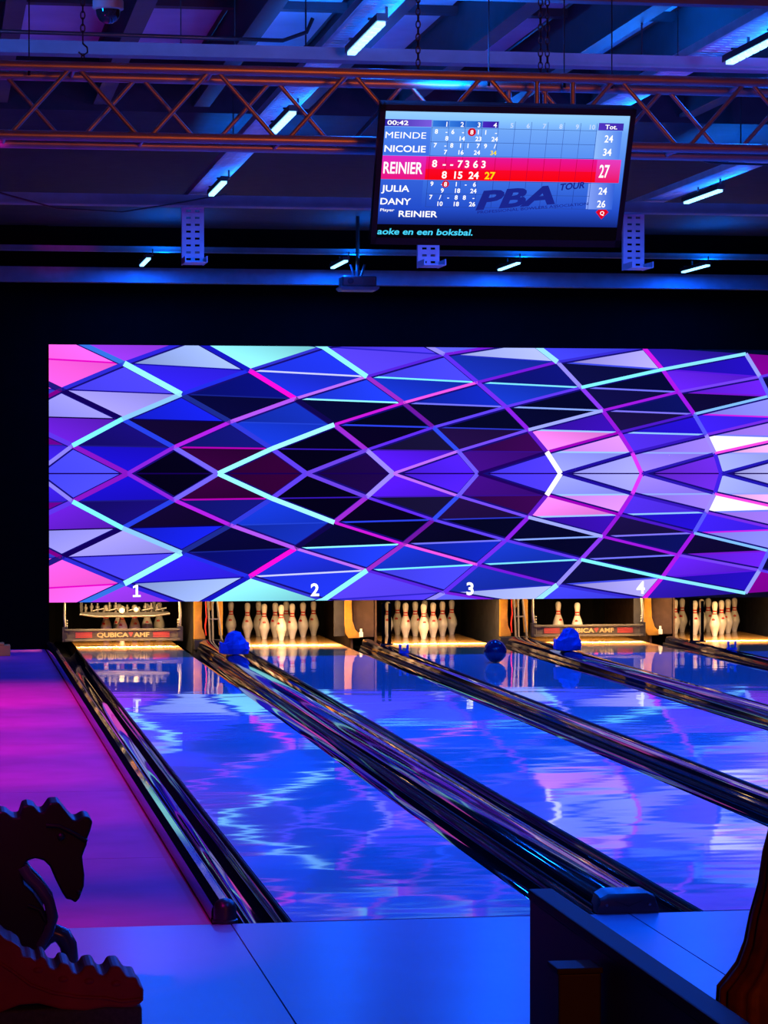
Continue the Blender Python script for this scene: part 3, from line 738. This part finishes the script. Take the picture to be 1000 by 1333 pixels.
# ------------------------------------------------------------------ scoreboard television
TILT = math.radians(27); TW, TH = 1.045, .60
tv = empty('scoreboard_television', (.867, .0, 2.998), 'tilted scoreboard television with a red highlighted player row', 'television')
tv.rotation_euler = (PI/2+TILT, 0, 0)
bz = MB()
bz.box(-TW/2, TW/2, -TH/2, TH/2, -.05, -.004)
bz.build('case', M_BLK, tv, bevel=.006)
bf = MB()
for a, b, c, d in ((-TW/2,TW/2,TH/2-.028,TH/2),(-TW/2,TW/2,-TH/2,-TH/2+.030),(-TW/2,-TW/2+.022,-TH/2,TH/2),(TW/2-.022,TW/2,-TH/2,TH/2)):
    bf.box(a,b,c,d,-.004,.006)
bf.build('bezel', M_BLK, tv)
DW, DH = TW-.044, TH-.058; DX, DY = -DW/2, -TH/2+.030
def U(u, v, z=0): return (DX+u*DW, DY+(1-v)*DH, z)
q = []
def rect(u0, u1, v0, v1, c, z=0.0):
    if isinstance(c, list): cc = [c[1], c[1], c[0], c[0]]     # top, bottom
    else: cc = [c]*4
    q.append(([U(u0,v1,z),U(u1,v1,z),U(u1,v0,z),U(u0,v0,z)], cc))
def rect_h(u0, u1, v0, v1, cl, cr_, z=0.0):
    q.append(([U(u0,v1,z),U(u1,v1,z),U(u1,v0,z),U(u0,v0,z)], [cl, cr_, cr_, cl]))
bgs = [(0,(150,205,255)),(.06,(135,195,255)),(.14,(110,165,245)),(.36,(84,140,238)),(.56,(56,108,222)),(.76,(34,76,200)),(.895,(16,36,120))]
for (a, ca), (b, cb) in zip(bgs, bgs[1:]): rect(0, 1, a, b, [ca, cb])
rect(0, 1, .895, 1, (3,2,8))
rect_h(0,.19,.065,.12,(40,30,160),(120,90,220), .0006)
cw = .0675
for k in range(10):
    u = .195+k*cw
    c = (50,120,220) if k < 3 else (70,40,190) if k == 3 else None
    if c: rect_h(u, u+cw*.95, .068, .118, c, (30,90,200) if k < 3 else (50,20,160), .0006)
rect_h(.875,.978,.062,.12,(80,50,190),(60,40,170), .0006)
rect(0, .19, .125, .345, [(76,130,235),(60,110,225)], .0006)
rect(0, .985, .35, .45, [(226,20,150),(240,10,90)], .0006); rect(0,.985,.45,.535,[(246,6,40),(244,4,10)], .0006)
rect(.0,.18,.35,.535,[(220,40,190),(230,20,120)], .0008)
rect(.885,.985,.35,.535,[(226,60,190),(235,20,90)], .0008)
rect(0, .175, .54, .75, [(50,96,215),(34,76,200)], .0006)
rect_h(.87,.975,.125,.345,(140,185,250),(80,130,235), .0006); rect_h(.86,.97,.54,.75,(130,160,245),(50,96,215), .0006)
for v in (.125,.235,.345,.54,.645,.75): rect(.19, .87, v-.0015, v+.0015, (40,70,150), .001)
for k in range(11):
    u = .193+k*cw; rect(u-.0009, u+.0009, .065, .345, (60,95,180), .001); rect(u-.0009, u+.0009, .54, .75, (30,60,160), .001)
    rect(u-.0009, u+.0009, .35, .535, (190,0,50), .001)
ds = colour_mesh('display', q, screen_mat('tv_emission', 1.05), tv)
W_ = glow('tv_white', (255,255,255), 1.1); Y_ = glow('tv_yellow', (255,225,0), 1.0); C_ = glow('tv_cyan', (70,215,255), 1.0); R_ = glow('tv_red', (225,0,30), 1.0); D_ = glow('tv_logo', (14,36,140), 1.0); G_ = glow('tv_grey', (200,220,255), 1.0); K_ = glow('tv_redball', (205,10,40), 1.0)
def T(s, u, v, h, m=W_, width=None, align='L', z=.002, **kw):
    p = U(u, v); return text(s, 'screen_text', m, ds, p[0], p[1], h*DH, z, width*DW if width else None, align, **kw)
T('00:42', .01, .108, .034, width=.085, bold=.018)
for k in range(10): T(str(k+1), .195+cw*(k+.86), .113, .036, W_ if k < 4 else G_, align='R', bold=.018)
T('Tot.', .927, .108, .034, width=.05, align='C', bold=.018)
for s, v, wd, h in (('MEINDE',.212,.165,.05),('NICOLIE',.318,.168,.05),('REINIER',.488,.160,.09),('JULIA',.632,.115,.05),('DANY',.735,.125,.05)):
    T(s, .006 if s != 'REINIER' else .008, v, h, width=wd, bold=.0 if s == 'MEINDE' else .018)
for s, v, h in (('24',.212,.055),('34',.318,.055),('27',.492,.10),('24',.628,.055),('26',.732,.055)):
    T(s, .94, v, h, align='R', width=.035 if h < .08 else .042, bold=.018)
def frames(top, bot, v0, v1, h, sc=1.0, step=cw, u0=.205):
    for s, c in top: T(s, u0+c*step/2, v0, h, bold=.022)
    for s, c, m in bot: T(s, u0+c*step, v1, h, m, align='R', bold=.022)
frames([('8',0),('-',1.3),('6',2),('-',3.3),('1',5.2),('1',6.1),('-',7.3)], [('8',.85,W_),('14',1.85,W_),('23',2.85,W_),('24',3.85,W_)], .17, .222, .034)
frames([('7',0),('-',1.3),('8',2),('1',3.2),('1',4.1),('7',5.2),('9',6.1),('/',7.3)], [('7',.85,W_),('16',1.85,W_),('24',2.85,W_),('34',3.85,Y_)], .277, .33, .034)
frames([('8',0),('-',1.3),('-',2.2),('7',3.1),('3',4.0),('6',5.0),('3',6.0)], [('8',.95,W_),('15',1.9,W_),('24',2.9,W_),('27',3.9,Y_)], .432, .52, .055)
frames([('9',0),('-',1.3),('1',3.1),('-',4.2),('6',5.2)], [('9',.85,W_),('18',1.85,W_),('24',2.85,W_)], .582, .634, .034)
frames([('7',0),('/',1.2),('-',2.2),('8',3.1),('8',4.1),('-',5.3)], [('10',.85,W_),('18',1.85,W_),('26',2.85,W_)], .688, .74, .034)
def disc(u, v, r, s):
    p = U(u, v); b = MB(); b.add([(p[0]+r*math.cos(2*PI*k/20), p[1]+r*math.sin(2*PI*k/20), .0022) for k in range(20)], [tuple(range(20))]); b.build('red_disc', K_, ds)
    T(s, u, v+.017, .034, align='C', z=.003, bold=.018)
disc(.356, .153, .017, '8'); disc(.267, .566, .015, '8')
T('Player', .008, .79, .022, width=.058); T('REINIER', .085, .832, .048, width=.16, bold=.018)
T('aoke en een boksbal.', .003, .975, .048, C_, width=.395, shear=.12, bold=.02)
p = U(.40,.765); text('PBA', 'screen_text', D_, ds, p[0], p[1], .14*DH, .0016, .33*DW, shear=.25, bold=.04, rot=(0,0,.10))
p = U(.745,.60); text('TOUR', 'screen_text', D_, ds, p[0], p[1], .05*DH, .0016, .10*DW, shear=.25, bold=.03, rot=(0,0,.12))
p = U(.41,.80); text('PROFESSIONAL BOWLERS ASSOCIATION', 'screen_text', D_, ds, p[0], p[1], .022*DH, .0016, .46*DW, bold=.01, rot=(0,0,.10))
p = U(.93,.80)
MB().add([(p[0]-.027,p[1]+.016,.002),(p[0]-.016,p[1]+.027,.002),(p[0]+.016,p[1]+.027,.002),(p[0]+.027,p[1]+.016,.002),(p[0],p[1]-.016,.002)], [(4,3,2,1,0)]).build('red_badge', R_, ds)
T('Q', .93, .793, .03, align='C', z=.003, bold=.018)
# hanger between truss and television
mt = empty('television_mount', (.867, .40, 3.05), 'steel tube bracket joining the scoreboard to the truss', 'bracket')
for x in (.17, .23, .33, .385):
    MB().tube([(x, 0 if x in (.23,.385) else TD, .42), (x, 0 if x in (.23,.385) else TD, -.05)], .011, 8).build('upright', M_ALU, mt, smooth=50)
MB().box(-.1,.43,-.02,.31,-.06,-.03).build('mount_plate', M_BLK, mt)
MB().box(-.1,.1,-.346,-.02,-.06,-.03).build('arm', M_BLK, mt)

# ------------------------------------------------------------------ foreground: ball ramps shaped like dragons
def dragon(name, outline, y, th, m, label, fx, fz):
    e = empty(name, (fx(0), y, 0), label, 'ball ramp')
    pts = [(fx(a)-fx(0), fz(b)) for a, b in outline]
    o = MB().prism(pts, 'y', -th/2, th/2).build('body', m, e, bevel=.012)
    return e
fx1 = lambda c: -1.197 + .000614*c; fz1 = lambda c: .7605 - .000629*c
head = [(-420,300),(-330,230),(-290,215),(-270,170),(-220,165),(-190,205),(-150,200),(-130,150),(-80,145),(-50,190),(-20,185),(0,150),(35,155),(70,185),(105,185),(125,125),(150,118),(185,125),(210,160),(235,160),(270,110),(320,108),(345,140),(372,175),(400,205),(420,205),(455,185),(485,190),(503,215),(490,265),(475,300),(470,340),(455,375),(446,400),(450,440),(458,500),(455,560),(430,625),(408,648),(385,630),(360,628),(335,590),(300,520),(270,450),(235,415),(190,405),(150,415),(125,450),(115,490),(130,540),(180,590),(240,680),(255,740),(235,800),(220,850),(200,900),(195,1205),(60,1205),(40,1060),(-220,1060),(-240,1205),(-420,1205),(-470,900),(-470,500)]
dr = dragon('dragon_ball_ramp', head, -1.62, .17, M_DRAG, 'black dragon-shaped ball ramp with drooping head at the left edge', fx1, fz1)
X0 = fx1(0)
for s in (-1, 1):
    rc = [(fx1(c)-X0, s*.075, fz1(d)) for c, d in ((120,450),(150,500),(210,560),(265,640),(285,720),(262,800),(215,880))]
    MB().tube(rc, .020, 10).build('rail', mat('rail_plastic',(.06,.07,.09),.25,spec=.6), dr, smooth=60)
    MB().sphere((fx1(330)-X0, s*.086, fz1(290)), .014, 12, 8).build('eye', M_BLK, dr, smooth=60)
    MB().sphere((fx1(425)-X0, s*.086, fz1(590)), .008, 10, 6).build('nostril', M_BLK, dr, smooth=60)
    MB().tube([(fx1(250)-X0, s*.085, fz1(230)),(fx1(320)-X0, s*.087, fz1(235)),(fx1(400)-X0, s*.087, fz1(275)),(fx1(470)-X0, s*.085, fz1(320))], .008, 8).build('brow_ridge', M_DRAG, dr, smooth=60)
    MB().tube([(fx1(150)-X0, s*.085, fz1(655)),(fx1(215)-X0, s*.088, fz1(680)),(fx1(245)-X0, s*.087, fz1(740))], .007, 8).build('chest_ridge', M_DRAG, dr, smooth=60)
arch = [(fx1(c)-X0, .0, fz1(d)) for c, d in ((205,905),(250,850),(300,825),(345,845),(375,895),(385,960),(385,1040),(380,1205))]
MB().tube(arch, [.026,.03,.032,.032,.03,.028,.028,.028], 12).build('ramp_arch', mat('rail_plastic',(.06,.07,.09),.25,spec=.6), dr, smooth=60)
fx2 = lambda c: -1.21 + .000575*c; fz2 = lambda c: .843 - .0006*c
red = [(-400,700),(-330,640),(-300,590),(-250,590),(-220,650),(-180,660),(-150,620),(-100,625),(-80,700),(-40,760),(0,790),(30,822),(60,830),(105,862),(120,915),(165,917),(190,940),(215,910),(240,925),(260,975),(300,985),(320,945),(365,960),(390,1010),(425,1010),(450,970),(500,965),(530,1020),(565,1020),(590,975),(640,975),(680,1035),(730,1035),(745,1080),(770,1095),(768,1165),(720,1195),(650,1195),(560,1190),(450,1205),(330,1195),(200,1160),(100,1165),(0,1200),(-150,1250),(-420,1280)]
rd = dragon('dragon_ball_ramp', red, -2.28, .20, M_RDRAG, 'dark red dragon-shaped ball ramp with knobbed snout at the bottom left', fx2, fz2)
X0 = fx2(0)
MB().prism([(fx2(-420)-X0,.0),(fx2(765)-X0,.0),(fx2(762)-X0,fz2(1192)),(fx2(560)-X0,fz2(1186)),(fx2(330)-X0,fz2(1190)),(fx2(0)-X0,fz2(1196)),(fx2(-420)-X0,fz2(1240))], 'y', -.085, .085).build('plinth', M_GREYB, rd, bevel=.01)
for s in (-1, 1):
    MB().tube([(fx2(c)-X0, s*.101, fz2(d)) for c, d in ((0,945),(60,985),(160,1060),(280,1105),(420,1130),(560,1140),(650,1160),(765,1150))], .006, 8).build('mouth_line', M_RDRAG, rd, smooth=60)
    for c, d in ((200,985),(335,1035),(475,1050),(620,1065)):
        MB().sphere((fx2(c)-X0, s*.098, fz2(d)), .016, 10, 6, (1.1,.5,.7)).build('scale_bump', M_RDRAG, rd, smooth=60)

# ------------------------------------------------------------------ foreground: partition, box, bench, person
pt = empty('partition', (.0, -4.53, 0), 'low dark partition with slim top running towards the camera', 'partition')
MB().box(0, .05, -4.2, 0, 0, .775).build('panel', M_CAB, pt, bevel=.003)
MB().box(-.004, .056, -4.2, .004, .775, .80).build('top_trim', M_CABT, pt, bevel=.004)
bx_ = empty('pedestal_box', (-.055, -5.25, 0), 'narrow dark box standing against the partition, its top edge catching light', 'box')
MB().box(-.048, .045, -.045, .045, 0, .735).build('body', M_CAB, bx_, bevel=.004)
MB().box(-.052, .048, -.05, .05, .735, .748).build('lid', M_CABT, bx_, bevel=.003)
px, py = .282, -5.90
bn = empty('bench', (px+.35, py-.02, 0), 'dark low bench behind the partition at the bottom right', 'bench')
MB().box(-.55,.55,-.22,.22,.31,.36).build('seat', M_CAB, bn, bevel=.01)
for sx in (-.5,.5):
    for sy in (-.18,.18): MB().box(sx-.025,sx+.025,sy-.025,sy+.025,0,.31).build('leg', M_CAB, bn)
pe = empty('person', (px, py, 0), 'person with long auburn hair seated at the bottom right corner, back turned', 'person')
sk = [((0,0,.50),.13),((0,.01,.64),.12),((0,.0,.78),.125),((0,-.01,.86),.08),((0,0,.93),.05),((0,.01,1.0),.075),((0,.015,1.07),.088),((0,.01,1.13),.07),
      ((.09,.03,.50),.09),((.10,.38,.49),.06),((.10,.40,.27),.05),((.10,.41,.07),.04),((.10,.52,.04),.035),
      ((-.09,.03,.50),.09),((-.10,.38,.49),.06),((-.10,.40,.27),.05),((-.10,.41,.07),.04),((-.10,.52,.04),.035),
      ((.15,.0,.83),.055),((.17,.03,.62),.042),((.12,.24,.56),.032),((.09,.31,.56),.03),
      ((-.13,.0,.83),.055),((-.15,.03,.62),.042),((-.12,.24,.56),.032),((-.09,.31,.56),.03)]
ed = [(0,1),(1,2),(2,3),(3,4),(4,5),(5,6),(6,7),(0,8),(8,9),(9,10),(10,11),(11,12),(0,13),(13,14),(14,15),(15,16),(16,17),(2,18),(18,19),(19,20),(20,21),(2,22),(22,23),(23,24),(24,25)]
me = bpy.data.meshes.new('body'); me.from_pydata([a for a, b in sk], ed, []); me.update(); me.materials.append(M_SKIN); me.materials.append(M_SHIRT)
ob = bpy.data.objects.new('body', me); COL.objects.link(ob); ob.parent = pe
sm = ob.modifiers.new('skin', 'SKIN')
for i, (c, r) in enumerate(sk): me.skin_vertices[0].data[i].radius = (r, r)
me.skin_vertices[0].data[0].use_root = True
ob.modifiers.new('sub', 'SUBSURF').levels = 2; ob.modifiers['sub'].render_levels = 2
# jumper following the torso, face, hair
vs = []; fs = []; n = 24
for z, a, b in ((.46,.165,.135),(.55,.155,.13),(.66,.15,.125),(.76,.165,.125),(.83,.185,.105),(.875,.13,.085),(.90,.07,.065)):
    for k in range(n):
        t = 2*PI*k/n; vs.append((a*math.cos(t), b*math.sin(t)+.0, z))
for j in range(6):
    for k in range(n): fs.append((j*n+k, j*n+(k+1)%n, (j+1)*n+(k+1)%n, (j+1)*n+k))
MB().add(vs, fs).build('jumper', M_SHIRT, pe, smooth=80)
for s in (-1, 1):
    MB().tube([(s*.125,0,.82),(s*.14,.02,.74),(s*.145,.03,.62),(s*.12,.20,.575)], [.055,.05,.046,.042], 12).build('sleeve', M_SHIRT, pe, smooth=80)
    MB().sphere((s*.032,.088,1.065), .012, 10, 6).build('eye', M_BLK, pe, smooth=60)
MB().tube([(0,.088,1.07),(0,.112,1.035),(0,.095,1.025)], [.008,.013,.010], 8).build('nose', M_SKIN, pe, smooth=60)
MB().tube([(-.024,.088,.995),(0,.096,.993),(.024,.088,.995)], [.004,.008,.004], 8).build('mouth', M_RED, pe, smooth=60)
vs = []; fs = []; n = 144; prof = [(1.185,.012,.012),(1.178,.05,.055),(1.155,.086,.096),(1.12,.108,.118),(1.07,.120,.128),(1.01,.128,.128),(.95,.146,.125),(.90,.156,.122),(.86,.172,.122),(.835,.192,.124),(.815,.210,.126),(.78,.212,.128),(.72,.206,.128),(.66,.190,.124),(.60,.150,.118)]
for j, (z, a, b) in enumerate(prof):
    for k in range(n):
        t = 2*PI*k/n
        rp = 1 + (.016*math.sin(21*t+2.5*math.sin(6*z)) + .010*math.sin(37*t+9*z))*min(1, j/4)
        yy = b*math.sin(t)*rp
        if z < 1.13 and yy > .045: yy = .045 + (yy-.045)*.18      # leaves the face free
        vs.append((a*math.cos(t)*rp, yy-.012, z))
for j in range(len(prof)-1):
    for k in range(n): fs.append((j*n+k, j*n+(k+1)%n, (j+1)*n+(k+1)%n, (j+1)*n+k))
fs.append(tuple(range(n))[::-1])
hr = MB().add(vs, fs).build('hair', M_HAIR, pe, smooth=80)
